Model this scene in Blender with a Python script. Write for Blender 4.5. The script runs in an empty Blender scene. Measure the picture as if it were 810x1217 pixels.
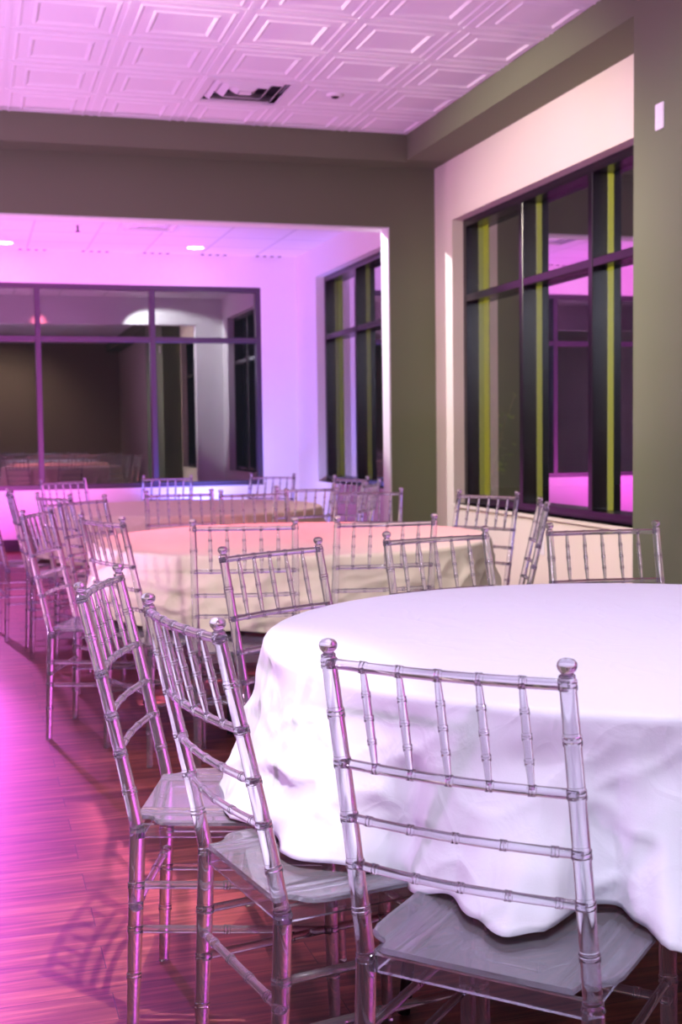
import bpy, bmesh, math, random
from mathutils import Vector, Matrix, noise
random.seed(7)
sc = bpy.context.scene
COL = sc.collection
PI = math.pi

# ------------------------------------------------------------------ helpers
def link(o, parent=None):
    COL.objects.link(o)
    if parent: o.parent = parent
    return o

def finish(name, bm, mat, parent=None, smooth=True, angle=40):
    bmesh.ops.recalc_face_normals(bm, faces=bm.faces)
    me = bpy.data.meshes.new(name)
    bm.to_mesh(me); bm.free()
    if mat: me.materials.append(mat)
    if smooth:
        for p in me.polygons: p.use_smooth = True
        me.set_sharp_from_angle(angle=math.radians(angle))
    return link(bpy.data.objects.new(name, me), parent)

def thing(name, label, cat, loc=(0, 0, 0), rz=0, group=None):
    o = bpy.data.objects.new(name, None)
    o.empty_display_size = .1
    o.location = loc; o.rotation_euler = (0, 0, rz)
    o['label'] = label; o['category'] = cat
    if group: o['group'] = group
    return link(o)

def tag(o, label, cat, group=None, kind=None):
    o['label'] = label; o['category'] = cat
    if group: o['group'] = group
    if kind: o['kind'] = kind
    return o

def struct(o):
    o['kind'] = 'structure'
    return o

def box(bm, a, b):
    x0, y0, z0 = (min(a[i], b[i]) for i in range(3))
    x1, y1, z1 = (max(a[i], b[i]) for i in range(3))
    v = [bm.verts.new(p) for p in ((x0,y0,z0),(x1,y0,z0),(x1,y1,z0),(x0,y1,z0),(x0,y0,z1),(x1,y0,z1),(x1,y1,z1),(x0,y1,z1))]
    for f in ((0,3,2,1),(4,5,6,7),(0,1,5,4),(1,2,6,5),(2,3,7,6),(3,0,4,7)):
        bm.faces.new([v[i] for i in f])

def tube(bm, pts, rad, sides=12, cap=True):
    """Closed tube through pts with a radius at each point."""
    pts = [Vector(p) for p in pts]
    n = len(pts)
    d0 = (pts[1] - pts[0]).normalized()
    ref = Vector((0, 0, 1)) if abs(d0.z) < .8 else Vector((0, 1, 0))
    u = d0.cross(ref).normalized()
    rings = []
    for i in range(n):
        d = (pts[min(i+1, n-1)] - pts[max(i-1, 0)])
        if d.length < 1e-9: d = d0
        d.normalize()
        u = (u - d * u.dot(d)).normalized()
        w = d.cross(u)
        rings.append([bm.verts.new(pts[i] + (u*math.cos(2*PI*k/sides) + w*math.sin(2*PI*k/sides)) * rad[i]) for k in range(sides)])
    for i in range(n-1):
        for k in range(sides):
            bm.faces.new((rings[i][k], rings[i][(k+1) % sides], rings[i+1][(k+1) % sides], rings[i+1][k]))
    if cap:
        bm.faces.new(list(reversed(rings[0]))); bm.faces.new(rings[-1])

RB = ((-.0066, 0), (-.0056, .0015), (-.0014, .0015), (-.0003, .0003), (.0003, .0003), (.0014, .0015), (.0056, .0015), (.0066, 0))
def ringed(path, r_of, length, rings, base, s=1.0):
    """Samples a path p(t), t in 0..1, adding moulded double rings at the given t."""
    ev = [(t, 0) for t in base]
    for t in rings:
        ev = [(a, b) for a, b in ev if abs(a - t) * length > .009 * s]
        ev += [(min(1, max(0, t + o * s / length)), b * s) for o, b in RB]
    ev.sort()
    out = []
    for a, b in ev:
        if out and abs(out[-1][0] - a) * length < 1e-5: continue
        out.append((a, b))
    return [path(a) for a, b in out], [r_of(a) + b for a, b in out]

def lathe(bm, prof, seg=24, c=(0, 0, 0)):
    rows = []
    for r, z in prof:
        if r < 1e-6: rows.append([bm.verts.new((c[0], c[1], c[2]+z))])
        else: rows.append([bm.verts.new((c[0]+r*math.cos(2*PI*k/seg), c[1]+r*math.sin(2*PI*k/seg), c[2]+z)) for k in range(seg)])
    for a, b in zip(rows, rows[1:]):
        for k in range(seg):
            q = (k+1) % seg
            if len(a) == 1 and len(b) == 1: continue
            if len(a) == 1: bm.faces.new((a[0], b[k], b[q]))
            elif len(b) == 1: bm.faces.new((a[k], a[q], b[0]))
            else: bm.faces.new((a[k], a[q], b[q], b[k]))

# ------------------------------------------------------------------ materials
def new_mat(name):
    m = bpy.data.materials.new(name); m.use_nodes = True
    nt = m.node_tree; nt.nodes.clear()
    return m, nt, nt.nodes, nt.links

def principled(name, color, rough=.5, metal=0., spec=.5, bump=0., bscale=200., var=0., vscale=3., sheen=0.):
    m, nt, N, L = new_mat(name)
    out = N.new('ShaderNodeOutputMaterial'); p = N.new('ShaderNodeBsdfPrincipled')
    L.new(p.outputs[0], out.inputs[0])
    p.inputs['Base Color'].default_value = (*color, 1)
    p.inputs['Roughness'].default_value = rough
    p.inputs['Metallic'].default_value = metal
    p.inputs['Specular IOR Level'].default_value = spec
    if sheen: p.inputs['Sheen Weight'].default_value = sheen
    tc = N.new('ShaderNodeTexCoord')
    if var:
        n = N.new('ShaderNodeTexNoise'); n.inputs['Scale'].default_value = vscale; n.inputs['Detail'].default_value = 5
        L.new(tc.outputs['Object'], n.inputs['Vector'])
        r = N.new('ShaderNodeValToRGB')
        r.color_ramp.elements[0].color = (*[c*(1-var) for c in color], 1); r.color_ramp.elements[0].position = .3
        r.color_ramp.elements[1].color = (*[min(1, c*(1+var)) for c in color], 1); r.color_ramp.elements[1].position = .7
        L.new(n.outputs['Fac'], r.inputs[0]); L.new(r.outputs[0], p.inputs['Base Color'])
    if bump:
        n = N.new('ShaderNodeTexNoise'); n.inputs['Scale'].default_value = bscale; n.inputs['Detail'].default_value = 3
        L.new(tc.outputs['Object'], n.inputs['Vector'])
        b = N.new('ShaderNodeBump'); b.inputs['Strength'].default_value = bump; b.inputs['Distance'].default_value = .002
        L.new(n.outputs['Fac'], b.inputs['Height']); L.new(b.outputs[0], p.inputs['Normal'])
    return m

def clear_plastic(name, tint=(.962, .962, 1.0), ior=1.46, thru=.10, haze=.085):
    """Moulded clear polycarbonate: a glass body, slightly hazy."""
    m, nt, N, L = new_mat(name)
    out = N.new('ShaderNodeOutputMaterial')
    g = N.new('ShaderNodeBsdfGlass'); g.inputs['IOR'].default_value = ior
    g.inputs['Roughness'].default_value = .0; g.inputs['Color'].default_value = (*tint, 1)
    t = N.new('ShaderNodeBsdfTransparent'); t.inputs['Color'].default_value = (.95, .95, .97, 1)
    mx = N.new('ShaderNodeMixShader'); mx.inputs[0].default_value = thru
    L.new(g.outputs[0], mx.inputs[1]); L.new(t.outputs[0], mx.inputs[2])
    d = N.new('ShaderNodeBsdfDiffuse'); d.inputs['Color'].default_value = (.86, .85, 1.0, 1)
    m2 = N.new('ShaderNodeMixShader'); m2.inputs[0].default_value = haze
    L.new(mx.outputs[0], m2.inputs[1]); L.new(d.outputs[0], m2.inputs[2]); L.new(m2.outputs[0], out.inputs[0])
    return m

def window_glass(name, refl=.36):
    m, nt, N, L = new_mat(name)
    out = N.new('ShaderNodeOutputMaterial')
    g = N.new('ShaderNodeBsdfGlossy'); g.inputs['Roughness'].default_value = .0; g.inputs['Color'].default_value = (.95, .95, .95, 1)
    t = N.new('ShaderNodeBsdfTransparent'); t.inputs['Color'].default_value = (.82, .86, .84, 1)
    f = N.new('ShaderNodeLayerWeight'); f.inputs['Blend'].default_value = .5
    q = N.new('ShaderNodeMath'); q.operation = 'POWER'; q.inputs[1].default_value = 2.0; L.new(f.outputs['Facing'], q.inputs[0])
    a = N.new('ShaderNodeMath'); a.operation = 'MULTIPLY_ADD'; a.use_clamp = True; a.inputs[1].default_value = .60; a.inputs[2].default_value = refl
    L.new(q.outputs[0], a.inputs[0])
    mx = N.new('ShaderNodeMixShader'); L.new(a.outputs[0], mx.inputs[0])
    L.new(t.outputs[0], mx.inputs[1]); L.new(g.outputs[0], mx.inputs[2]); L.new(mx.outputs[0], out.inputs[0])
    return m

def emission(name, color, strength):
    m, nt, N, L = new_mat(name)
    out = N.new('ShaderNodeOutputMaterial'); e = N.new('ShaderNodeEmission')
    e.inputs[0].default_value = (*color, 1); e.inputs[1].default_value = strength
    L.new(e.outputs[0], out.inputs[0])
    return m

def wood_floor():
    m, nt, N, L = new_mat('cherry_planks')
    out = N.new('ShaderNodeOutputMaterial'); p = N.new('ShaderNodeBsdfPrincipled'); L.new(p.outputs[0], out.inputs[0])
    tc = N.new('ShaderNodeTexCoord')
    mp = N.new('ShaderNodeMapping'); mp.inputs['Location'].default_value = (.5, .03, 0)
    L.new(tc.outputs['Object'], mp.inputs['Vector'])
    b = N.new('ShaderNodeTexBrick'); b.offset = .38; b.offset_frequency = 2
    b.inputs['Color1'].default_value = (0, 0, 0, 1); b.inputs['Color2'].default_value = (1, 1, 1, 1)
    b.inputs['Mortar'].default_value = (.5, .5, .5, 1)
    b.inputs['Scale'].default_value = 1; b.inputs['Mortar Size'].default_value = .0012; b.inputs['Mortar Smooth'].default_value = .2
    b.inputs['Brick Width'].default_value = 1.22; b.inputs['Row Height'].default_value = .127
    L.new(mp.outputs[0], b.inputs['Vector'])
    mg = N.new('ShaderNodeMapping'); mg.inputs['Scale'].default_value = (.55, 9, 1)
    L.new(tc.outputs['Object'], mg.inputs['Vector'])
    # shift the grain from plank to plank
    sh = N.new('ShaderNodeVectorMath'); sh.operation = 'ADD'
    ml = N.new('ShaderNodeVectorMath'); ml.operation = 'SCALE'; ml.inputs['Scale'].default_value = 7.3
    L.new(b.outputs['Color'], ml.inputs[0]); L.new(mg.outputs[0], sh.inputs[0]); L.new(ml.outputs[0], sh.inputs[1])
    n = N.new('ShaderNodeTexNoise'); n.inputs['Scale'].default_value = 4.5; n.inputs['Detail'].default_value = 9; n.inputs['Roughness'].default_value = .62
    n.inputs['Distortion'].default_value = .5
    L.new(sh.outputs[0], n.inputs['Vector'])
    r = N.new('ShaderNodeValToRGB')
    e = r.color_ramp.elements
    e[0].position = .30; e[0].color = (.050, .006, .008, 1)
    e[1].position = .72; e[1].color = (.46, .13, .095, 1)
    k = e.new(.5); k.color = (.19, .045, .036, 1)
    L.new(n.outputs['Fac'], r.inputs[0])
    tint = N.new('ShaderNodeMix'); tint.data_type = 'RGBA'; tint.blend_type = 'MULTIPLY'; tint.inputs['Factor'].default_value = .55
    rt = N.new('ShaderNodeValToRGB'); rt.color_ramp.elements[0].color = (.62, .58, .60, 1); rt.color_ramp.elements[1].color = (1.12, 1.05, 1.0, 1)
    L.new(b.outputs['Color'], rt.inputs[0])
    L.new(r.outputs[0], tint.inputs['A']); L.new(rt.outputs[0], tint.inputs['B'])
    mort = N.new('ShaderNodeMix'); mort.data_type = 'RGBA'; mort.inputs['B'].default_value = (.02, .006, .006, 1)
    L.new(b.outputs['Fac'], mort.inputs['Factor']); L.new(tint.outputs['Result'], mort.inputs['A'])
    L.new(mort.outputs['Result'], p.inputs['Base Color'])
    p.inputs['Roughness'].default_value = .44
    p.inputs['Specular IOR Level'].default_value = .45
    bp = N.new('ShaderNodeBump'); bp.inputs['Strength'].default_value = .25; bp.inputs['Distance'].default_value = .002
    L.new(n.outputs['Fac'], bp.inputs['Height']); L.new(bp.outputs[0], p.inputs['Normal'])
    return m

def cloth_mat(name, color):
    m, nt, N, L = new_mat(name)
    out = N.new('ShaderNodeOutputMaterial'); p = N.new('ShaderNodeBsdfPrincipled'); L.new(p.outputs[0], out.inputs[0])
    p.inputs['Base Color'].default_value = (*color, 1); p.inputs['Roughness'].default_value = .9
    p.inputs['Specular IOR Level'].default_value = .15; p.inputs['Sheen Weight'].default_value = .15
    tc = N.new('ShaderNodeTexCoord')
    n1 = N.new('ShaderNodeTexNoise'); n1.inputs['Scale'].default_value = 7; n1.inputs['Detail'].default_value = 4; n1.inputs['Distortion'].default_value = 1.2
    L.new(tc.outputs['Object'], n1.inputs['Vector'])
    v = N.new('ShaderNodeTexVoronoi'); v.feature = 'DISTANCE_TO_EDGE'; v.inputs['Scale'].default_value = 6.5; v.inputs['Randomness'].default_value = 1.0
    wp = N.new('ShaderNodeTexNoise'); wp.inputs['Scale'].default_value = 3; L.new(tc.outputs['Object'], wp.inputs['Vector'])
    wm = N.new('ShaderNodeMix'); wm.data_type = 'RGBA'; wm.blend_type = 'ADD'; wm.inputs['Factor'].default_value = .35
    L.new(tc.outputs['Object'], wm.inputs['A']); L.new(wp.outputs['Color'], wm.inputs['B']); L.new(wm.outputs['Result'], v.inputs['Vector'])
    rr = N.new('ShaderNodeMath'); rr.operation = 'MINIMUM'; rr.inputs[1].default_value = .07
    L.new(v.outputs['Distance'], rr.inputs[0])
    mu = N.new('ShaderNodeMath'); mu.operation = 'MULTIPLY_ADD'; mu.inputs[1].default_value = -2.0
    L.new(rr.outputs[0], mu.inputs[0]); L.new(n1.outputs['Fac'], mu.inputs[2])
    b1 = N.new('ShaderNodeBump'); b1.inputs['Strength'].default_value = .35; b1.inputs['Distance'].default_value = .010
    L.new(mu.outputs[0], b1.inputs['Height'])
    n2 = N.new('ShaderNodeTexNoise'); n2.inputs['Scale'].default_value = 420; n2.inputs['Detail'].default_value = 1
    L.new(tc.outputs['Object'], n2.inputs['Vector'])
    b2 = N.new('ShaderNodeBump'); b2.inputs['Strength'].default_value = .12; b2.inputs['Distance'].default_value = .001
    L.new(n2.outputs['Fac'], b2.inputs['Height']); L.new(b1.outputs[0], b2.inputs['Normal']); L.new(b2.outputs[0], p.inputs['Normal'])
    return m

def flat_tile_mat():
    m, nt, N, L = new_mat('flat_ceiling_tile')
    out = N.new('ShaderNodeOutputMaterial'); p = N.new('ShaderNodeBsdfPrincipled'); L.new(p.outputs[0], out.inputs[0])
    tc = N.new('ShaderNodeTexCoord')
    b = N.new('ShaderNodeTexBrick'); b.offset = 0
    b.inputs['Color1'].default_value = (.80, .80, .80, 1); b.inputs['Color2'].default_value = (.76, .76, .77, 1)
    b.inputs['Mortar'].default_value = (.60, .60, .61, 1); b.inputs['Scale'].default_value = 1
    b.inputs['Mortar Size'].default_value = .012; b.inputs['Brick Width'].default_value = .6096; b.inputs['Row Height'].default_value = .6096
    L.new(tc.outputs['Object'], b.inputs['Vector']); L.new(b.outputs['Color'], p.inputs['Base Color'])
    p.inputs['Roughness'].default_value = .8
    n = N.new('ShaderNodeTexNoise'); n.inputs['Scale'].default_value = 90
    L.new(tc.outputs['Object'], n.inputs['Vector'])
    bp = N.new('ShaderNodeBump'); bp.inputs['Strength'].default_value = .15; bp.inputs['Distance'].default_value = .003
    L.new(n.outputs['Fac'], bp.inputs['Height']); L.new(bp.outputs[0], p.inputs['Normal'])
    return m

M = dict(
    clear=clear_plastic('clear_resin', haze=.055, thru=.05),
    seat=clear_plastic('clear_seat_resin', haze=.09, thru=.15),
    green=principled('olive_grey_paint', (.152, .185, .098), .75, bump=.06, bscale=260),
    cream=principled('cream_paint', (.80, .74, .62), .75, bump=.06, bscale=260),
    white=principled('white_paint', (.82, .82, .82), .7, bump=.05, bscale=260),
    tile=principled('white_moulded_tile', (.80, .80, .80), .6, bump=.1, bscale=150),
    flat=flat_tile_mat(),
    frame=principled('dark_bronze_aluminium', (.010, .007, .013), .25, spec=.5),
    cap=principled('satin_aluminium', (.42, .42, .40), .45),
    frame_lit=principled('bronze_aluminium_lit', (.065, .055, .075), .35, spec=.5),  # lighter copy of the dark frame bronze, colour wash painted into its tone
    glass=window_glass('night_window_glass'),
    floor=wood_floor(),
    base=principled('dark_vinyl_base', (.035, .02, .035), .45),
    tan=principled('tan_paint', (.42, .33, .24), .8, bump=.06),
    cloth_white=cloth_mat('white_linen', (.77, .775, .86)),
    cloth_ivory=cloth_mat('ivory_linen', (.78, .70, .50)),
    wood=principled('plywood_top', (.35, .22, .12), .6, var=.2),
    steel=principled('black_steel', (.012, .012, .014), .3, metal=.3),
    metal=principled('white_metal', (.78, .78, .78), .45),
    dark=principled('dark_void', (.012, .010, .014), .8),
    plate=principled('white_plastic', (.85, .85, .85), .35),
    lamp=emission('lamp_lens', (1, .93, 1), 14),
    asphalt=principled('asphalt', (.03, .03, .032), .9, var=.3),
    leaf=principled('shrub_leaf', (.07, .12, .03), .6),
    bark=principled('shrub_bark', (.08, .06, .04), .8),
)

# ------------------------------------------------------------------ camera
f_px, yaw, pitch, roll, CAMZ = 1461.94, .29039, .06425, -.012765, 1.20686
cy, sy, cp, sp, cr, sr = math.cos(yaw), math.sin(yaw), math.cos(pitch), math.sin(pitch), math.cos(roll), math.sin(roll)
r0 = Vector((cy, -sy, 0)); f0 = Vector((sy, cy, 0)); u0 = Vector((0, 0, 1))
fw = f0*cp - u0*sp; u1 = u0*cp + f0*sp
rt = r0*cr + u1*sr; up = u1*cr - r0*sr
cam = bpy.data.cameras.new('camera'); cam_o = link(bpy.data.objects.new('camera', cam))
cam_o.matrix_world = Matrix(((rt.x, up.x, -fw.x, 0), (rt.y, up.y, -fw.y, 0), (rt.z, up.z, -fw.z, CAMZ), (0, 0, 0, 1)))
cam.sensor_fit = 'VERTICAL'; cam.sensor_height = 36; cam.sensor_width = 24; cam.lens = f_px * 36 / 1217
cam.clip_start = .05; cam.clip_end = 100
cam.dof.use_dof = True; cam.dof.focus_distance = 2.3; cam.dof.aperture_fstop = 7.1
sc.camera = cam_o

# ------------------------------------------------------------------ room shell
XW, XS = 3.52, 3.205           # window wall, face of the soffit and the pier
YB, YG0, YG1 = 13.40, 9.12, 9.29   # back wall, the two faces of the green wall
ZC, ZS, ZH, ZC2 = 3.441, 3.25, 2.79, 3.16
XL, YF = -5.2, -3.6

def wall_x(bm, x0, x1, ys, zs, holes):
    ys = sorted(set(ys)); zs = sorted(set(zs))
    for a, b in zip(ys, ys[1:]):
        for c, d in zip(zs, zs[1:]):
            m = ((a+b)/2, (c+d)/2)
            if any(h[0] < m[0] < h[1] and h[2] < m[1] < h[3] for h in holes): continue
            box(bm, (x0, a, c), (x1, b, d))
def wall_y(bm, y0, y1, xs, zs, holes):
    xs = sorted(set(xs)); zs = sorted(set(zs))
    for a, b in zip(xs, xs[1:]):
        for c, d in zip(zs, zs[1:]):
            m = ((a+b)/2, (c+d)/2)
            if any(h[0] < m[0] < h[1] and h[2] < m[1] < h[3] for h in holes): continue
            box(bm, (a, y0, c), (b, y1, d))

bm = bmesh.new(); box(bm, (XL-.2, YF-.2, -.1), (XW+.3, YB+.3, 0)); struct(finish('floor', bm, M['floor'], smooth=False))

W1 = (5.62, 8.76, .655, 2.80)       # big window, main room
W2 = (9.66, 12.60, .70, 2.85)       # window, back room
bm = bmesh.new()
wall_x(bm, XW, XW+.30, [YF-.2, W1[0], W1[1], YG0+.05], [0, .655, 2.80, ZC+.1], [W1])
struct(finish('wall_right', bm, M['cream'], smooth=False))
bm = bmesh.new()
wall_x(bm, XW, XW+.30, [YG0+.05, W2[0], W2[1], YB], [0, W2[2], W2[3], ZC2+.1], [W2])
struct(finish('wall_right_back_room', bm, M['white'], smooth=False))
WB = (-4.15, 3.11, .64, 2.82)
bm = bmesh.new()
wall_y(bm, YB, YB+.30, [XL-.2, WB[0], WB[1], XW+.30], [0, WB[2], WB[3], ZC2+.3], [WB])
struct(finish('wall_back', bm, M['white'], smooth=False))
# green wall with the wide opening
OX0, OX1 = -4.2, 3.145
bm = bmesh.new()
wall_y(bm, YG0, YG1-.012, [XL, OX0, OX1, XW], [0, ZH, ZC+.1], [(OX0, OX1, -1, ZH)])
struct(finish('wall_middle', bm, M['green'], smooth=False))
bm = bmesh.new()
wall_y(bm, YG1-.012, YG1, [XL, OX0, OX1, XW], [0, ZH, ZC2+.1], [(OX0, OX1, -1, ZH)])
struct(finish('wall_middle_rear', bm, M['white'], smooth=False))
bm = bmesh.new()
box(bm, (OX1-.012, YG0+.004, 0), (OX1+.002, YG1, ZH)); box(bm, (OX0-.002, YG0+.004, 0), (OX0+.012, YG1, ZH))
struct(finish('trim_1', bm, M['white'], smooth=False))
bm = bmesh.new(); box(bm, (OX0, YG0+.012, ZH-.012), (OX1, YG1, ZH+.002)); struct(finish('trim_2', bm, M['white'], smooth=False))
# soffit along window wall and beam along green wall
bm = bmesh.new(); box(bm, (XS, 5.55, ZS), (XW+.01, YG0+.01, ZC+.1)); struct(finish('soffit_right', bm, M['green'], smooth=False))
bm = bmesh.new(); box(bm, (XL, 8.87, ZS-.012), (XS+.002, YG0+.01, ZC+.1)); struct(finish('beam_back', bm, M['green'], smooth=False))
bm = bmesh.new(); box(bm, (XS, 3.45, 0), (XW+.32, 5.552, ZC+.1)); struct(finish('pillar_right', bm, M['green'], smooth=False))
bm = bmesh.new(); box(bm, (XS, YF, ZS), (XW+.01, 3.46, ZC+.1)); struct(finish('soffit_front', bm, M['green'], smooth=False))
bm = bmesh.new(); box(bm, (XL-.2, YF-.2, 0), (XL, YB, ZC+.1)); struct(finish('wall_left', bm, M['white'], smooth=False))
bm = bmesh.new(); box(bm, (XL, YF-.2, 0), (XW, YF, ZC+.1)); struct(finish('wall_front', bm, M['tan'], smooth=False))
# skirting
bm = bmesh.new(); box(bm, (XL, YB-.014, 0), (XW, YB, .125)); struct(finish('baseboard_back', bm, M['base'], smooth=False))
bm = bmesh.new(); box(bm, (XW-.014, YG1, 0), (XW, YB-.014, .125)); struct(finish('baseboard_back_room', bm, M['base'], smooth=False))
bm = bmesh.new(); box(bm, (XW-.014, 5.552, 0), (XW, YG0, .125)); struct(finish('baseboard_right', bm, M['base'], smooth=False))

# moulded ceiling tiles (main room)
T = .6096; TX, TY = .867, 8.330
VENT_CELL = (1, -1)
PROF = ((0, -.004), (.013, -.004), (.0135, 0), (.045, 0), (.053, -.006), (.060, -.006), (.072, -.001), (.100, -.001),
        (.125, -.001), (.134, -.008), (.142, -.008), (.156, .003), (.170, .003))
bm = bmesh.new()
i0 = int(math.floor((XL - TX)/T)); i1 = int(math.ceil((XS - TX)/T)); j0 = int(math.floor((YF - TY)/T)); j1 = int(math.ceil((8.87 - TY)/T))
for i in range(i0, i1):
    for j in range(j0, j1):
        if (i, j) == VENT_CELL: continue
        x0, y0 = TX + i*T, TY + j*T
        prev = None
        for d, z in PROF:
            q = []
            for px, py in ((x0+d, y0+d), (x0+T-d, y0+d), (x0+T-d, y0+T-d), (x0+d, y0+T-d)):
                q.append(bm.verts.new((min(px, XS+.02), min(py, 8.9), ZC + z)))
            if prev:
                for k in range(4):
                    try: bm.faces.new((prev[k], prev[(k+1) % 4], q[(k+1) % 4], q[k]))
                    except ValueError: pass
            prev = q
        bm.faces.new(prev)
struct(finish('ceiling', bm, M['tile'], smooth=False))
bm = bmesh.new(); box(bm, (XL-.2, YF-.2, ZC+.10), (XW+.3, YG1, ZC+.16)); struct(finish('ceiling_slab', bm, M['white'], smooth=False))
bm = bmesh.new(); box(bm, (XL-.2, YG1-.002, ZC2), (XW+.3, YB+.3, ZC2+.06))
co = finish('ceiling_back_room', bm, M['flat'], smooth=False); struct(co)

# ------------------------------------------------------------------ windows
def bar_box(name, a, b, parent, mat=None):
    bm = bmesh.new(); box(bm, a, b)
    bmesh.ops.bevel(bm, geom=list(bm.edges), offset=.004, segments=1, affect='EDGES')
    return finish(name, bm, mat or M['frame'], parent, smooth=False)

def window_side(name, w, x, mull, ztr, depth=.13, fw_=.055):
    """Window in a wall of constant x, seen from smaller x."""
    y0, y1, z0, z1 = w; mull = sorted(mull)
    bm = bmesh.new()
    wall_x(bm, x, x+depth, [y0, y0+fw_, y1-fw_, y1], [z0, z0+fw_, z1-fw_, z1], [(y0+fw_, y1-fw_, z0+fw_, z1-fw_)])
    root = struct(finish(name, bm, M['frame'], smooth=False))
    for m in mull + [y1-.027]:
        bar_box('exterior_cap', (x+.099, m-.031, z0+fw_), (x+depth+.012, m+.031, z1-fw_), root, M['cap'])
    ys = [y0+fw_] + [m for m in mull] + [y1-fw_]
    for m in mull: bar_box('mullion', (x-.004, m-.027, z0+fw_), (x+depth, m+.027, z1-fw_), root)
    edges = [(a + (.027 if i else 0), b - (.027 if i < len(ys)-2 else 0)) for i, (a, b) in enumerate(zip(ys, ys[1:]))]
    for a, b in edges:
        bar_box('transom', (x, a, ztr-.027), (x+depth-.02, b, ztr+.027), root)
        for c, d in ((z0+fw_, ztr-.027), (ztr+.027, z1-fw_)):
            bm = bmesh.new()
            v = [bm.verts.new(p) for p in ((x+.095, a, c), (x+.095, b, c), (x+.095, b, d), (x+.095, a, d))]
            bm.faces.new(v); finish('pane', bm, M['glass'], root, smooth=False)
    return root
def window_end(name, w, y, mull, ztr, depth=.12, fw_=.05):
    x0, x1, z0, z1 = w; mull = sorted(mull)
    bm = bmesh.new()
    wall_y(bm, y, y+depth, [x0, x0+fw_, x1-fw_, x1], [z0, z0+fw_, z1-fw_, z1], [(x0+fw_, x1-fw_, z0+fw_, z1-fw_)])
    root = struct(finish(name, bm, M['frame_lit'], smooth=False))
    for m in mull: bar_box('mullion', (m-.028, y-.004, z0+fw_), (m+.028, y+depth, z1-fw_), root, M['frame_lit'])
    xs = [x0+fw_] + list(mull) + [x1-fw_]
    edges = [(a + (.028 if i else 0), b - (.028 if i < len(xs)-2 else 0)) for i, (a, b) in enumerate(zip(xs, xs[1:]))]
    for a, b in edges:
        bar_box('transom', (a, y, ztr-.028), (b, y+depth-.02, ztr+.028), root, M['frame_lit'])
        for c, d in ((z0+fw_, ztr-.028), (ztr+.028, z1-fw_)):
            bm = bmesh.new()
            v = [bm.verts.new(p) for p in ((a, y+.06, c), (b, y+.06, c), (b, y+.06, d), (a, y+.06, d))]
            bm.faces.new(v); finish('pane', bm, M['glass'], root, smooth=False)
    return root
window_side('window_1', W1, XW+.09, [7.735, 6.755], 2.21)
window_side('window_2', W2, XW+.09, [11.50, 10.58], 2.216)
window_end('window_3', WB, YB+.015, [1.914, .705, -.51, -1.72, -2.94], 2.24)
bm = bmesh.new(); box(bm, (XW-.02, W1[0], W1[2]-.02), (XW+.09, W1[1], W1[2])); struct(finish('trim_3', bm, M['cream'], smooth=False))
bm = bmesh.new(); box(bm, (XW-.015, W2[0], W2[2]-.02), (XW+.09, W2[1], W2[2])); struct(finish('trim_4', bm, M['white'], smooth=False))

# ------------------------------------------------------------------ ceiling fittings
def air_vent(label, cx, cy, z, size, nframes=3):
    t = thing('air_vent', label, 'air vent', (cx, cy, z))
    h = size/2
    bm = bmesh.new()
    wall = [(-h, -h+.05), (-h+.05, h-.05), (h-.05, h)]
    for a, b in wall:
        for c, d in wall:
            if (a, c) == (-h+.05, -h+.05): continue
            box(bm, (a, c, -.012), (b, d, .004))
    bmesh.ops.remove_doubles(bm, verts=bm.verts, dist=1e-5)
    finish('vent_frame', bm, M['metal'], t, smooth=False)
    bm = bmesh.new(); box(bm, (-h+.03, -h+.03, .055), (h-.03, h-.03, .06)); finish('duct_backing', bm, M['dark'], t, smooth=False)
    for k in range(nframes):
        a = h-.055 - k*(h-.05)/(nframes+.3); b = a - (h-.05)/(nframes+.3)*.62
        bm = bmesh.new()
        o1 = [bm.verts.new((s*a, q*a, .040)) for s, q in ((-1,-1),(1,-1),(1,1),(-1,1))]
        o2 = [bm.verts.new((s*a, q*a, .036)) for s, q in ((-1,-1),(1,-1),(1,1),(-1,1))]
        n1 = [bm.verts.new((s*b, q*b, -.006)) for s, q in ((-1,-1),(1,-1),(1,1),(-1,1))]
        n2 = [bm.verts.new((s*b, q*b, -.010)) for s, q in ((-1,-1),(1,-1),(1,1),(-1,1))]
        for e in range(4):
            g = (e+1) % 4
            bm.faces.new((o2[e], o2[g], n2[g], n2[e])); bm.faces.new((o1[e], n1[e], n1[g], o1[g]))
            bm.faces.new((o1[e], o1[g], o2[g], o2[e])); bm.faces.new((n1[e], n2[e], n2[g], n1[g]))
        finish('louvre', bm, M['metal'], t, smooth=False)
    bm = bmesh.new(); c = (h-.05)*.16; box(bm, (-c, -c, -.012), (c, c, -.004)); finish('centre_plate', bm, M['metal'], t, smooth=False)
    return t
air_vent('square white air vent with dark slots in the moulded tile ceiling', TX+1.5*T, TY-.5*T, ZC, T)
air_vent('small square air vent in the pink ceiling of the back room', 1.66, 11.62, ZC2-.004, .56)

bm = bmesh.new(); lathe(bm, [(0, -.016), (.03, -.016), (.048, -.014), (.056, -.008), (.060, 0), (0, 0)])
d = thing('smoke_detector', 'small round detector on the tile right of the dark air vent', 'smoke detector', (2.377, 7.967, ZC+.004))
finish('detector_body', bm, M['plate'], d)
bm = bmesh.new(); lathe(bm, [(0, -.024), (.016, -.024), (.026, -.018), (.026, -.014), (0, -.014)]); finish('sensor_cap', bm, M['dark'], d)

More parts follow.
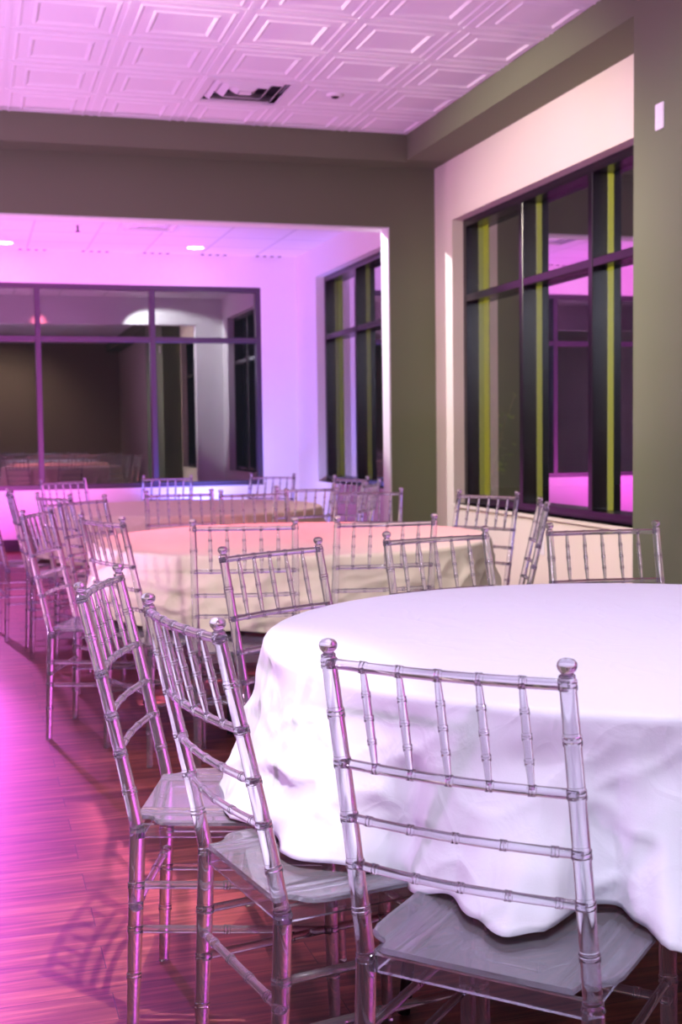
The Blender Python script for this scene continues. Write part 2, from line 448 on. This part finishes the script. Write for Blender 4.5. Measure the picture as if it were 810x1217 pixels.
s = thing('ceiling_sprinkler', 'tiny ceiling sprinkler head hanging in the back room', 'sprinkler', (1.0, 11.735, ZC2))
bm = bmesh.new(); lathe(bm, [(0, -.006), (.035, -.006), (.038, 0), (0, 0)]); finish('escutcheon', bm, M['metal'], s)
bm = bmesh.new(); lathe(bm, [(0, -.06), (.008, -.06), (.010, -.006), (0, -.006)], 12); finish('stem', bm, M['dark'], s)
bm = bmesh.new(); lathe(bm, [(0, -.066), (.022, -.066), (.022, -.060), (0, -.060)], 16); finish('deflector', bm, M['dark'], s)

def downlight(label, x, y, z, group='recessed ceiling lights of the back room'):
    t = thing('ceiling_downlight', label, 'ceiling light', (x, y, z), 0, group)
    bm = bmesh.new(); lathe(bm, [(.085, -.002), (.088, -.008), (.108, -.006), (.112, 0), (.085, 0)], 28); finish('trim_ring', bm, M['metal'], t)
    bm = bmesh.new(); lathe(bm, [(0, -.006), (.05, -.0055), (.086, -.002), (.086, 0), (0, 0)], 28); finish('lens', bm, M['lamp'], t)
    return t
downlight('glowing round ceiling light near the middle of the back room', 2.30, 12.886, ZC2)
downlight('glowing recessed light cut by the left edge of the photo', .375, 12.944, ZC2)

for k, xa in enumerate((.545, 1.19, 1.835, 2.46, 3.07)):
    where = ('first from the left', 'second from the left', 'middle one', 'fourth from the left', 'last one, by the corner')[k]
    t = thing('ceiling_slot_vent', 'row of four dark slots at the back room ceiling edge, ' + where, 'air slots', (xa, YB-.05, ZC2), 0, 'air slots along the back wall')
    bm = bmesh.new(); box(bm, (-.04, -.03, -.004), (.30, .03, .002)); finish('slot_strip', bm, M['metal'], t, smooth=False)
    for q in range(4):
        bm = bmesh.new(); box(bm, (q*.082-.016, -.022, -.009), (q*.082+.016, .022, -.0035)); finish('slot', bm, M['dark'], t, smooth=False)

# wall fittings
t = thing('wall_plate', 'small white wall plate high on the grey green pillar', 'wall plate', (XS, 5.302, 2.70))
bm = bmesh.new(); box(bm, (-.009, -.037, -.062), (0, .037, .062)); bmesh.ops.bevel(bm, geom=list(bm.edges), offset=.003, segments=2, affect='EDGES')
finish('cover_plate', bm, M['plate'], t, smooth=False)
bm = bmesh.new(); box(bm, (-.012, -.015, -.028), (-.009, .015, .028)); finish('rocker', bm, M['plate'], t, smooth=False)
t = thing('wall_outlet', 'white outlet plate on the pale wall below the big window', 'power outlet', (XW, 7.237, .457))
bm = bmesh.new(); box(bm, (-.007, -.036, -.058), (0, .036, .058)); bmesh.ops.bevel(bm, geom=list(bm.edges), offset=.003, segments=2, affect='EDGES')
finish('cover_plate', bm, M['plate'], t, smooth=False)
for zz in (-.022, .022):
    bm = bmesh.new(); box(bm, (-.0095, -.016, zz-.014), (-.007, .016, zz+.014)); finish('socket', bm, M['plate'], t, smooth=False)

# ------------------------------------------------------------------ clear Chiavari chairs
def post_xy(s, z):
    if z < .42: return s*(.179 - .004*z/.42), -.215 + .020*z/.42
    k = (z - .42)/.485
    return s*(.175 - .001*k), -.195 - .105*k**1.08
def post_r(z):
    if z < .42: return .0118 + .0040*min(1, z/.30)
    return .0140 - .0030*(z-.42)/.48
BOW = .016
def rail_pt(u, z):
    x1, y1 = post_xy(1, z)
    return Vector((u*x1, y1 - BOW*(1-u*u), z))

def make_chair(name, label):
    t = thing(name, label, 'chair', group='clear resin banquet chairs')
    m = M['clear']
    for s in (-1, 1):
        L_ = .897
        path = lambda a: (*post_xy(s, a*L_), a*L_)
        base = [0, .004, .08, .16, .24, .33, .40, .455, .474, .50, .6, .7, .8, .9, 1]
        pts, rad = ringed(path, lambda a: post_r(a*L_), L_, [q/L_ for q in (.125, .22, .31, .425, .50, .575, .65, .735, .81, .885)], base)
        bm = bmesh.new(); tube(bm, pts, rad, 14); p = finish('back_post', bm, m, t)
        x, y = post_xy(s, .897)
        bm = bmesh.new(); lathe(bm, [(0, 0), (.0072, 0), (.0068, .003), (.0085, .005), (.0120, .009), (.0132, .0135), (.0125, .018), (.0095, .0215), (.0045, .0232), (0, .0236)], 16, (x, y, .8965))
        finish('finial', bm, m, p)
        fl = .432
        pth = lambda a: (s*(.182 - .006*a), .195 - .012*a, a*fl)
        pts, rad = ringed(pth, lambda a: .0112 + .0042*a, fl, [q/fl for q in (.125, .22, .31, .40)], [0, .01, .15, .4, .6, .85, 1])
        bm = bmesh.new(); tube(bm, pts, rad, 14); finish('front_leg', bm, m, t)
        for z in (.31, .22):
            a_ = Vector((*post_xy(s, z), z)); b_ = Vector(pth(z/fl)); ln = (b_-a_).length
            pts, rad = ringed(lambda a: a_.lerp(b_, a), lambda a: .0078, ln, [.47], [0, .2, .4, .6, .8, 1])
            bm = bmesh.new(); tube(bm, pts, rad, 12); finish('side_stretcher', bm, m, t)
    sp_u = [k/3.0 for k in (-2, -1, 0, 1, 2)]
    def rail(name_, z, r, rings):
        ln = .348
        pts, rad = ringed(lambda a: rail_pt(2*a-1, z), lambda a: r, ln, [(u+1)/2 for u in rings], [i/14 for i in range(15)], .8)
        bm = bmesh.new(); tube(bm, pts, rad, 12); return finish(name_, bm, m, t)
    rail('top_rail', .885, .0078, sp_u)
    rail('back_rail', .735, .0074, sp_u)
    rail('back_rail', .650, .0068, [-.8, -.4, 0, .4, .8]); rail('back_rail', .575, .0068, [-.8, -.4, 0, .4, .8])
    for u in sp_u:
        a_, b_ = rail_pt(u, .737), rail_pt(u, .883); ln = (b_-a_).length
        pts, rad = ringed(lambda a: a_.lerp(b_, a), lambda a: .0040 + .0022*math.sin(PI*min(1, max(0, a)))**.8, ln, [.26, .5, .74], [0, .1, .2, .35, .45, .6, .7, .85, 1], .7)
        bm = bmesh.new(); tube(bm, pts, rad, 10); finish('spindle', bm, m, t)
    for nm, y_, z, rings in (('rear_stretcher', None, .265, [.15, .38, .62, .85]), ('front_stretcher', .19, .275, [.15, .38, .62, .85])):
        if y_ is None: x_, y_ = post_xy(1, z)
        else: x_ = .178
        pts, rad = ringed(lambda a: Vector(((2*a-1)*x_, y_, z)), lambda a: .0080, 2*x_, rings, [i/8 for i in range(9)])
        bm = bmesh.new(); tube(bm, pts, rad, 12); finish(nm, bm, m, t)
    # apron frame under the seat
    bm = bmesh.new()
    o = [(-.170, -.198), (.170, -.198), (.172, .186), (-.172, .186)]; i_ = [(-.158, -.186), (.158, -.186), (.160, .174), (-.160, .174)]
    vo = [[bm.verts.new((x, y, z)) for x, y in o] for z in (.404, .430)]; vi = [[bm.verts.new((x, y, z)) for x, y in i_] for z in (.404, .430)]
    for k in range(4):
        q = (k+1) % 4
        bm.faces.new((vo[0][k], vo[0][q], vo[1][q], vo[1][k])); bm.faces.new((vi[0][q], vi[0][k], vi[1][k], vi[1][q]))
        bm.faces.new((vo[0][q], vo[0][k], vi[0][k], vi[0][q])); bm.faces.new((vo[1][k], vo[1][q], vi[1][q], vi[1][k]))
    finish('apron', bm, m, t, smooth=False)
    # seat plate: notched round the rear posts, gently dished, two moulded lines each side
    rows = [(-.200, .148), (-.188, .150), (-.176, .152), (-.166, .160), (-.157, .178), (-.145, .190), (-.12, .196), (-.06, .198), (.0, .199), (.06, .201), (.11, .203),
            (.145, .204), (.17, .201), (.188, .194), (.200, .182), (.208, .166), (.211, .150)]
    xs_ = [-1, -.95, -.8, -.4, -.1415, -.1385, -.1355, -.1215, -.1185, -.1155, -.09, -.06, -.03, 0, .03, .06, .09, .1155, .1185, .1215, .1355, .1385, .1415, .4, .8, .95, 1]
    us = xs_
    bm = bmesh.new(); top, bot = [], []
    for y, hw in rows:
        a_, b_ = [], []
        for q_ in xs_:
            x = q_ if abs(q_) < .142 else math.copysign(.1425 + (hw-.1425)*(abs(q_)-.142)/.858, q_)
            u = x/.205
            z = .4455 - .0055*(1-u*u)*(1 - (y/.24)**2) + (.004*(1-math.cos(u*2*PI))/2 if y > .17 else 0)
            zt = z + (.0011 if abs(abs(x)-.1385) < .0005 or abs(abs(x)-.1185) < .0005 else 0) - (.002 if abs(q_) == 1 else 0)
            a_.append(bm.verts.new((x, y, zt))); b_.append(bm.verts.new((x, y, z-.0085)))
        top.append(a_); bot.append(b_)
    n, k_ = len(rows), len(us)
    for a in range(n-1):
        for b in range(k_-1):
            bm.faces.new((top[a][b], top[a][b+1], top[a+1][b+1], top[a+1][b])); bm.faces.new((bot[a][b+1], bot[a][b], bot[a+1][b], bot[a+1][b+1]))
        for b, sg in ((0, 1), (k_-1, -1)):
            f = (top[a][b], top[a+1][b], bot[a+1][b], bot[a][b]); bm.faces.new(f if sg > 0 else tuple(reversed(f)))
    for b in range(k_-1):
        bm.faces.new((top[0][b+1], top[0][b], bot[0][b], bot[0][b+1])); bm.faces.new((top[-1][b], top[-1][b+1], bot[-1][b+1], bot[-1][b]))
    finish('seat', bm, M['seat'], t, angle=50)
    return t

def copy_tree(o, parent=None):
    c = o.copy(); COL.objects.link(c)
    if parent: c.parent = parent
    for ch in list(o.children): copy_tree(ch, c)
    return c

TN = (1.478, 2.503); TM = (1.372, 5.341); TF = (1.30, 7.86)
RT = .880; ZT = .745
# finial mid-point x, y, direction left finial -> right finial, table it faces, label
CHAIRS = [
 (.588, 1.514, -.806, TN, 'clear chair nearest the camera, its back square in front of the white table'),
 (.329, 2.066, -1.392, TN, 'clear chair at the left end of the white table with cloth lying on its seat'),
 (.250, 2.625, 1.246, TN, 'clear chair standing alone left of the white table over the lattice shadow on the floor'),
 (.759, 3.190, .519, TN, 'clear chair behind the left shoulder of the white table, tilted to the left'),
 (1.316, 3.415, .209, TN, 'clear chair behind the white table in front of the orange lit cloth side'),
 (1.885, 3.448, -.141, TN, 'clear chair behind the white table in front of the grey pillar foot'),
 (.882, 4.110, -.230, TM, 'clear chair facing away at the front of the salmon table, left one of two'),
 (1.381, 4.069, -.097, TM, 'clear chair facing away at the front of the salmon table, right one of two'),
 (.445, 4.575, -1.230, TM, 'clear chair at the left of the salmon table, its lattice against the cream cloth side'),
 (.245, 5.184, 1.200, TM, 'clear chair left of the salmon table, its long legs free on the pink floor'),
 (2.400, 5.530, -1.045, TM, 'clear chair right of the salmon table, standing squarely before the pale wall'),
 (2.290, 4.690, -1.938, TM, 'clear chair right of the salmon table seen edge on as two close posts'),
 (1.045, 6.490, .02, TM, 'clear chair behind the salmon table at its left, before the far tan cloth'),
 (1.405, 6.290, -.03, TM, 'clear chair behind the middle of the salmon table, tan cloth seen through its spindles'),
 (1.990, 6.150, -.528, TM, 'clear chair behind the right of the salmon table in front of the white wall'),
 (.500, 6.010, .830, TM, 'clear chair at the rear left of the salmon table, above the cream cloth'),
 (1.360, 8.960, -.309, TF, 'lilac clear chair behind the far table, under the blue part of the window sill'),
 (2.090, 8.720, -.700, TF, 'lilac clear chair behind the far table at the blue lower corner of the window'),
 (1.790, 6.680, .100, TF, 'clear chair on the near side of the far table at its right, facing away'),
 (2.450, 7.950, -1.180, TF, 'clear chair at the right of the far table before the corner of white walls'),
 (2.330, 7.120, 1.000, TF, 'clear chair at the right of the far table nearest the green wall edge'),
 (.600, 8.720, .500, TF, 'pink lit clear chair behind the far table, under the purple window mullion'),
 (.390, 6.450, -1.150, TF, 'clear chair at the left of the far table, half hidden by chairs in front'),
 (.190, 7.020, -1.540, TF, 'clear chair near the left photo edge on bright pink floor, its whole back visible'),
 (.060, 7.660, -1.480, TF, 'clear chair cut off by the left edge of the photo'),
]
proto = None
for x, y, th, tc, lab in CHAIRS:
    tx, ty = math.cos(th), math.sin(th)
    fx, fy = -ty, tx
    if fx*(tc[0]-x) + fy*(tc[1]-y) < 0: fx, fy = -fx, -fy
    if proto is None: proto = c = make_chair('banquet_chair', lab)
    else: c = copy_tree(proto)
    c['label'] = lab
    c.location = (x + .300*fx, y + .300*fy, 0)
    c.rotation_euler = (0, 0, math.atan2(fy, fx) - PI/2)

# ------------------------------------------------------------------ tables and cloths
def table(label, c, rot=0, r=RT-.012):
    t = thing('folding_table', label, 'table', (c[0], c[1], 0), rot, 'round folding tables')
    bm = bmesh.new(); lathe(bm, [(0, .715), (r-.004, .715), (r, .719), (r, .736), (r-.004, .740), (0, .740)], 96); finish('table_top', bm, M['wood'], t)
    for s in (-1, 1):
        pts = []
        x = s*.52
        for a in range(13):   # bent steel hoop
            k = a/12
            if k < .35: p = (x + s*.05*(1-k/.35), -.36 + .06*k/.35, .004 + .60*k/.35)
            elif k > .65: p = (x + s*.05*(k-.65)/.35, .30 + .06*(k-.65)/.35, .604 - .60*(k-.65)/.35)
            else:
                q = (k-.35)/.30; p = (x, -.30 + .60*q, .604 + .105*math.sin(PI*q)**.6)
            pts.append(p)
        bm = bmesh.new(); tube(bm, pts, [.014]*13, 12); finish('leg', bm, M['steel'], t)
    bm = bmesh.new(); tube(bm, [(-.53, 0, .55), (0, 0, .60), (.53, 0, .55)], [.010]*3, 10); finish('brace', bm, M['steel'], t)
    return t
table('round folding table under the white cloth, its black steel legs below', TN, .8)
table('round folding table under the salmon topped cloth in the middle', TM, .35)
table('round folding table under the tan sided cloth of the far table', TF, .3)

def cloth(name_label, c, mat, seatdirs, seed, drop=.315, nfold=15, flare=.055, n_t=420, amp=1.0, hem_pts=()):
    """Round cloth: flat top, soft rim, skirt that hangs in folds and comes to rest on the seats pushed under it."""
    bm = bmesh.new()
    rs = [0, .15, .3, .45, .6, .7, .78, .84, .866]
    rows = []
    for r in rs:
        if r == 0: rows.append([bm.verts.new((0, 0, ZT))]); continue
        rows.append([bm.verts.new((r*math.cos(2*PI*k/n_t), r*math.sin(2*PI*k/n_t), ZT)) for k in range(n_t)])
    for q in (.25, .5, .75, 1.0):       # rolled rim
        a = q*PI/2
        rows.append([bm.verts.new(((.866 + .018*math.sin(a))*math.cos(2*PI*k/n_t), (.866 + .018*math.sin(a))*math.sin(2*PI*k/n_t), ZT - .018*(1-math.cos(a)))) for k in range(n_t)])
    rnd = random.Random(seed)
    ph = [rnd.uniform(0, 6.28) for _ in range(8)]
    def fold(t, s):
        n1 = noise.noise(Vector((math.cos(t)*2.2+seed, math.sin(t)*2.2, .6*s)))
        w = math.sin(nfold*t + ph[0] + 2.4*n1) + .55*math.sin((nfold*.55+.5)//1*t + ph[1] + 2.0*n1) + .35*math.sin(nfold*2*t + ph[2] + 3*n1)
        return w/1.9
    def over(t):
        """Measured hem: (weight, radius, height) at angle t."""
        if not hem_pts: return 0, 0, 0
        t = (t + PI) % (2*PI) - PI
        if t > hem_pts[-1][0] + 1e-6: t -= 2*PI
        if t < hem_pts[0][0] or t > hem_pts[-1][0]: return 0, 0, 0
        for a, b in zip(hem_pts, hem_pts[1:]):
            if a[0] <= t <= b[0]:
                k = (t-a[0])/(b[0]-a[0]); k = k*k*(3-2*k)
                w = min(1, (t-hem_pts[0][0])/.15, (hem_pts[-1][0]-t)/.15)
                return w, a[1]+(b[1]-a[1])*k, a[2]+(b[2]-a[2])*k
        return 0, 0, 0
    NS_ = 34
    for i in range(1, NS_+1):
        s = i/NS_
        ring = []
        for k in range(n_t):
            t = 2*PI*k/n_t
            near = 0
            for sd in seatdirs:
                dd = abs((t - sd + PI) % (2*PI) - PI)
                near = max(near, max(0, 1 - (dd/.30)**4) if dd < .30 else 0)
            fo = fold(t, s)
            hem = drop + .035*math.sin(3*t + ph[3]) + .028*math.sin(7*t + ph[4])
            z_end = ZT - .018 - hem
            if near > 0: z_end = max(z_end, .4525 + .012*abs(math.sin(5*t+ph[5]))) * near + z_end*(1-near)
            R_ = (flare*s**1.1 + amp*(.052*fo)*s**1.25)*(1 - .25*near)
            w, hr, hz = over(t)
            if w:
                z_end = z_end*(1-w) + hz*w
                e = hr - .884
                R_ = R_*(1-w) + w*(e*s**(1.25 + 5*max(0, e-.10)) + .020*fo*s*(1-s)*4)
            z = ZT - .018 - (ZT - .018 - z_end)*s
            p3 = Vector((math.cos(t)*3.2+seed+.9*s, math.sin(t)*3.2, 1.3*s))
            crease = (1 - abs(noise.noise(p3*1.3)))**6 + .6*(1 - abs(noise.noise(p3*2.6 + Vector((5, 1, 2)))))**7
            rr = .884 + R_ + (.010*crease - .005)*min(1, s*4)
            rr += .008*noise.noise(Vector((math.cos(t)*7, math.sin(t)*7, 5*s + seed)))*min(1, s*3) + .014*noise.noise(Vector((math.cos(t)*4+9, math.sin(t)*4, 3*s + seed)))*s
            ring.append(bm.verts.new((rr*math.cos(t), rr*math.sin(t), z)))
        rows.append(ring)
    for a, b in zip(rows, rows[1:]):
        for k in range(n_t):
            q = (k+1) % n_t
            if len(a) == 1: bm.faces.new((a[0], b[k], b[q]))
            else: bm.faces.new((a[k], b[k], b[q], a[q]))
    o = finish('tablecloth', bm, mat, angle=75)
    o.location = (c[0], c[1], 0)
    sol = o.modifiers.new('thickness', 'SOLIDIFY'); sol.thickness = .0015; sol.offset = -1
    return tag(o, name_label, 'tablecloth')
HEM = [(-3.45, .97, .41), (-3.22, 1.0, .42), (-3.0, 1.02, .45), (-2.86, 1.0, .455), (-2.72, 1.045, .455), (-2.62, 1.01, .455), (-2.55, .95, .43), (-2.48, 1.0, .44), (-2.42, 1.01, .454),
       (-2.345, 1.085, .454), (-2.285, 1.13, .454), (-2.245, 1.09, .454), (-2.19, .965, .456), (-2.15, .955, .456), (-2.11, 1.02, .454), (-2.07, 1.10, .453), (-2.0, 1.09, .43), (-1.88, 1.0, .42), (-1.7, .97, .41)]
def dirs(tc): return [math.atan2(y-tc[1], x-tc[0]) for x, y, th, t, l in CHAIRS if t == tc]
cloth('white linen cloth draped over the nearest round table', TN, M['cloth_white'], dirs(TN), 3, drop=.33, nfold=13, flare=.05, n_t=640, hem_pts=HEM)
cloth('ivory cloth glowing salmon on top, draped over the middle round table', TM, M['cloth_ivory'], dirs(TM), 5, drop=.31)
cloth('ivory cloth with tan lit side on the far round table', TF, M['cloth_ivory'], dirs(TF), 9, drop=.31)

# ------------------------------------------------------------------ night outside
bm = bmesh.new(); box(bm, (XW+.32, -12, -.5), (30, 30, -.3)); tag(finish('parking_ground', bm, M['asphalt'], smooth=False), 'dark asphalt outside the windows', 'ground', kind='structure')
def shrub(label, x, y, h, seed, n=260):
    rnd = random.Random(seed)
    t = thing('leafy_shrub', label, 'shrub', (x, y, -.3), 0, 'shrubs outside the big window')
    bm = bmesh.new(); bl = bmesh.new()
    for k in range(9):
        a = rnd.uniform(0, 2*PI); ln = h*rnd.uniform(.7, 1.0); sp_ = rnd.uniform(.1, .38)
        pts = [Vector((math.cos(a)*sp_*q*q*h*.6, math.sin(a)*sp_*q*q*h*.6, ln*q)) for q in [i/7 for i in range(8)]]
        tube(bm, pts, [.014*(1-.7*q/7) for q in range(8)], 6)
        for _ in range(n//9):
            q = rnd.uniform(.25, 1); i = min(6, int(q*7)); p = pts[i].lerp(pts[i+1], q*7-i) + Vector((rnd.gauss(0, .09), rnd.gauss(0, .09), rnd.gauss(0, .05)))
            d = Vector((rnd.gauss(0, 1), rnd.gauss(0, 1), rnd.gauss(0, .6))).normalized(); u = d.cross(Vector((rnd.gauss(0, 1), rnd.gauss(0, 1), rnd.gauss(0, 1)))).normalized()
            L_, w_ = rnd.uniform(.05, .09), rnd.uniform(.015, .026)
            v = [bl.verts.new(p), bl.verts.new(p + d*L_*.5 + u*w_), bl.verts.new(p + d*L_), bl.verts.new(p + d*L_*.5 - u*w_)]
            bl.faces.new(v)
    finish('stems', bm, M['bark'], t); finish('foliage', bl, M['leaf'], t, smooth=False)
shrub('leafy shrub outside the big window behind its leftmost pane', 4.75, 11.2, 1.9, 4)

# ------------------------------------------------------------------ lights
def light(kind, name, loc, energy, color, size=.1, target=None, spot=60, blend=.4, sy=None):
    l = bpy.data.lights.new(name, kind); l.energy = energy; l.color = color
    if kind in ('POINT', 'SPOT'): l.shadow_soft_size = size
    if kind == 'SPOT': l.spot_size = math.radians(spot); l.spot_blend = blend
    if kind == 'AREA':
        l.size = size
        if sy: l.shape = 'RECTANGLE'; l.size_y = sy
    o = link(bpy.data.objects.new(name, l)); o.location = loc
    if target is not None:
        o.rotation_euler = (Vector(target) - Vector(loc)).to_track_quat('-Z', 'Y').to_euler()
    return o
MAG = (1.0, .10, .85); PINK = (1.0, .32, .88); LAV = (.50, .42, 1.0); BLUE = (.10, .12, 1.0); WHITE = (1.0, .97, 1.0); WARM = (1.0, .87, .72); ROSE = (1.0, .15, .26)
# back room colour wash: uplights along the floor
light('SPOT', 'pink_uplight', (-.4, 11.3, .15), 680, MAG, .08, (-.2, 13.4, 2.2), 110, .9)
light('SPOT', 'pink_uplight', (.9, 12.0, .15), 80, PINK, .06, (1.2, 13.4, 2.9), 130, .9)
light('SPOT', 'lavender_uplight', (2.5, 12.0, .15), 100, LAV, .06, (3.3, 13.4, 1.7), 130, .9)
light('SPOT', 'blue_uplight', (2.3, 12.95, .12), 150, BLUE, .05, (2.3, 13.4, 1.8), 110, .6)
light('SPOT', 'pink_ceiling_uplight', (.6, 10.6, .2), 330, (1.0, .34, .92), .06, (.6, 11.3, 3.1), 150, .9)
# stage lights crossing the floor from the back left, plus an added pink spot
light('SPOT', 'magenta_floor_light', (-.9, 12.4, 2.3), 2300, (.92, .10, .95), .08, (-1.27, 5.0, 0), 25, .35)
light('SPOT', 'pink_floor_fill', (-.6, 12.6, 2.7), 700, (1.0, .20, .90), .08, (-.45, 8.9, 0), 46, .7)  # added second spot, brightens the far left floor
light('SPOT', 'rose_table_light', (.9, 9.6, 2.95), 3200, ROSE, .06, (1.45, 5.35, .7), 25, .5)
# uplights in the main room
light('SPOT', 'ceiling_uplight', (-2.2, 7.0, .2), 430, (.86, .40, 1.0), .06, (-.9, 7.0, 3.4), 150, .9)
light('SPOT', 'ceiling_uplight', (-.6, 5.0, .2), 330, (.86, .40, 1.0), .06, (.2, 5.6, 3.4), 140, .9)
light('SPOT', 'ceiling_uplight', (-2.2, 1.8, .3), 300, (.90, .44, 1.0), .06, (-.6, 2.6, 3.4), 150, .9)
# white downlights of the main room, with added fill spots among them
light('SPOT', 'near_downlight', (.30, 1.60, 3.40), 200, (.90, .91, 1.0), .03, (.45, 2.3, .4), 92, .5)
light('SPOT', 'aisle_fill_spot', (.40, 1.55, 3.40), 620, (1.0, .95, .92), .02, (.06, 2.62, 0), 31, .9)  # added narrow spot beside the near downlight, brightens only the floor
light('SPOT', 'table_downlight', (1.9, 1.4, 3.40), 120, (.84, .86, 1.0), .07, (1.5, 2.5, .7), 100, .7)
light('SPOT', 'pillar_fill_spot', (-.2, 3.5, 3.35), 420, (1.0, .92, .96), .07, (3.2, 4.8, 1.3), 56, .7)  # added fill, no fitting behind it, lifts the dark pier face
light('SPOT', 'warm_wall_light', (-.7, 6.0, 3.25), 680, WARM, .07, (3.5, 7.1, 1.75), 58, .75)
light('SPOT', 'table_side_fill', (-1.5, 1.9, 2.0), 150, (1.0, .95, .90), .10, (.95, 4.6, .5), 34, .8)  # added low fill for the middle cloth skirt, clear of the near table
light('SPOT', 'front_fill_light', (-1.0, -2.6, 3.0), 310, (.74, .76, 1.0), .35, (1.0, 2.2, .5), 62, .8)  # added soft fill behind the camera for the near cloth and chairs
# cool beam through the opening onto the window wall
light('SPOT', 'cool_beam', (1.66, 9.97, 3.13), 300, (.93, .93, 1.0), .02, (3.5, 8.85, 1.9), 50, .3)
light('SPOT', 'front_wall_fill', (.6, -1.6, 3.38), 130, (1.0, .80, .70), .05, (.9, -3.6, 1.2), 100, .9)  # added fill on the unseen front wall, brightens what glass and windows mirror
# yellow yard lamp outside
light('POINT', 'yard_lamp', (4.35, 2.0, 2.6), 1400, (1.0, .90, .03), .06)

w = bpy.data.worlds.new('night'); sc.world = w; w.use_nodes = True
bg = w.node_tree.nodes.get('Background') or w.node_tree.nodes.new('ShaderNodeBackground')
bg.inputs[0].default_value = (.010, .011, .016, 1); bg.inputs[1].default_value = 1.0

# ------------------------------------------------------------------ render look
sc.view_settings.view_transform = 'Standard'; sc.view_settings.look = 'None'
sc.view_settings.gamma = 1.0; sc.view_settings.exposure = 0.0; sc.view_settings.use_curve_mapping = False
cyc = sc.cycles
cyc.max_bounces = 24; cyc.transmission_bounces = 20; cyc.glossy_bounces = 8; cyc.diffuse_bounces = 4; cyc.transparent_max_bounces = 24
cyc.caustics_reflective = False; cyc.caustics_refractive = False
cyc.use_denoising = True
cyc.sample_clamp_indirect = 8
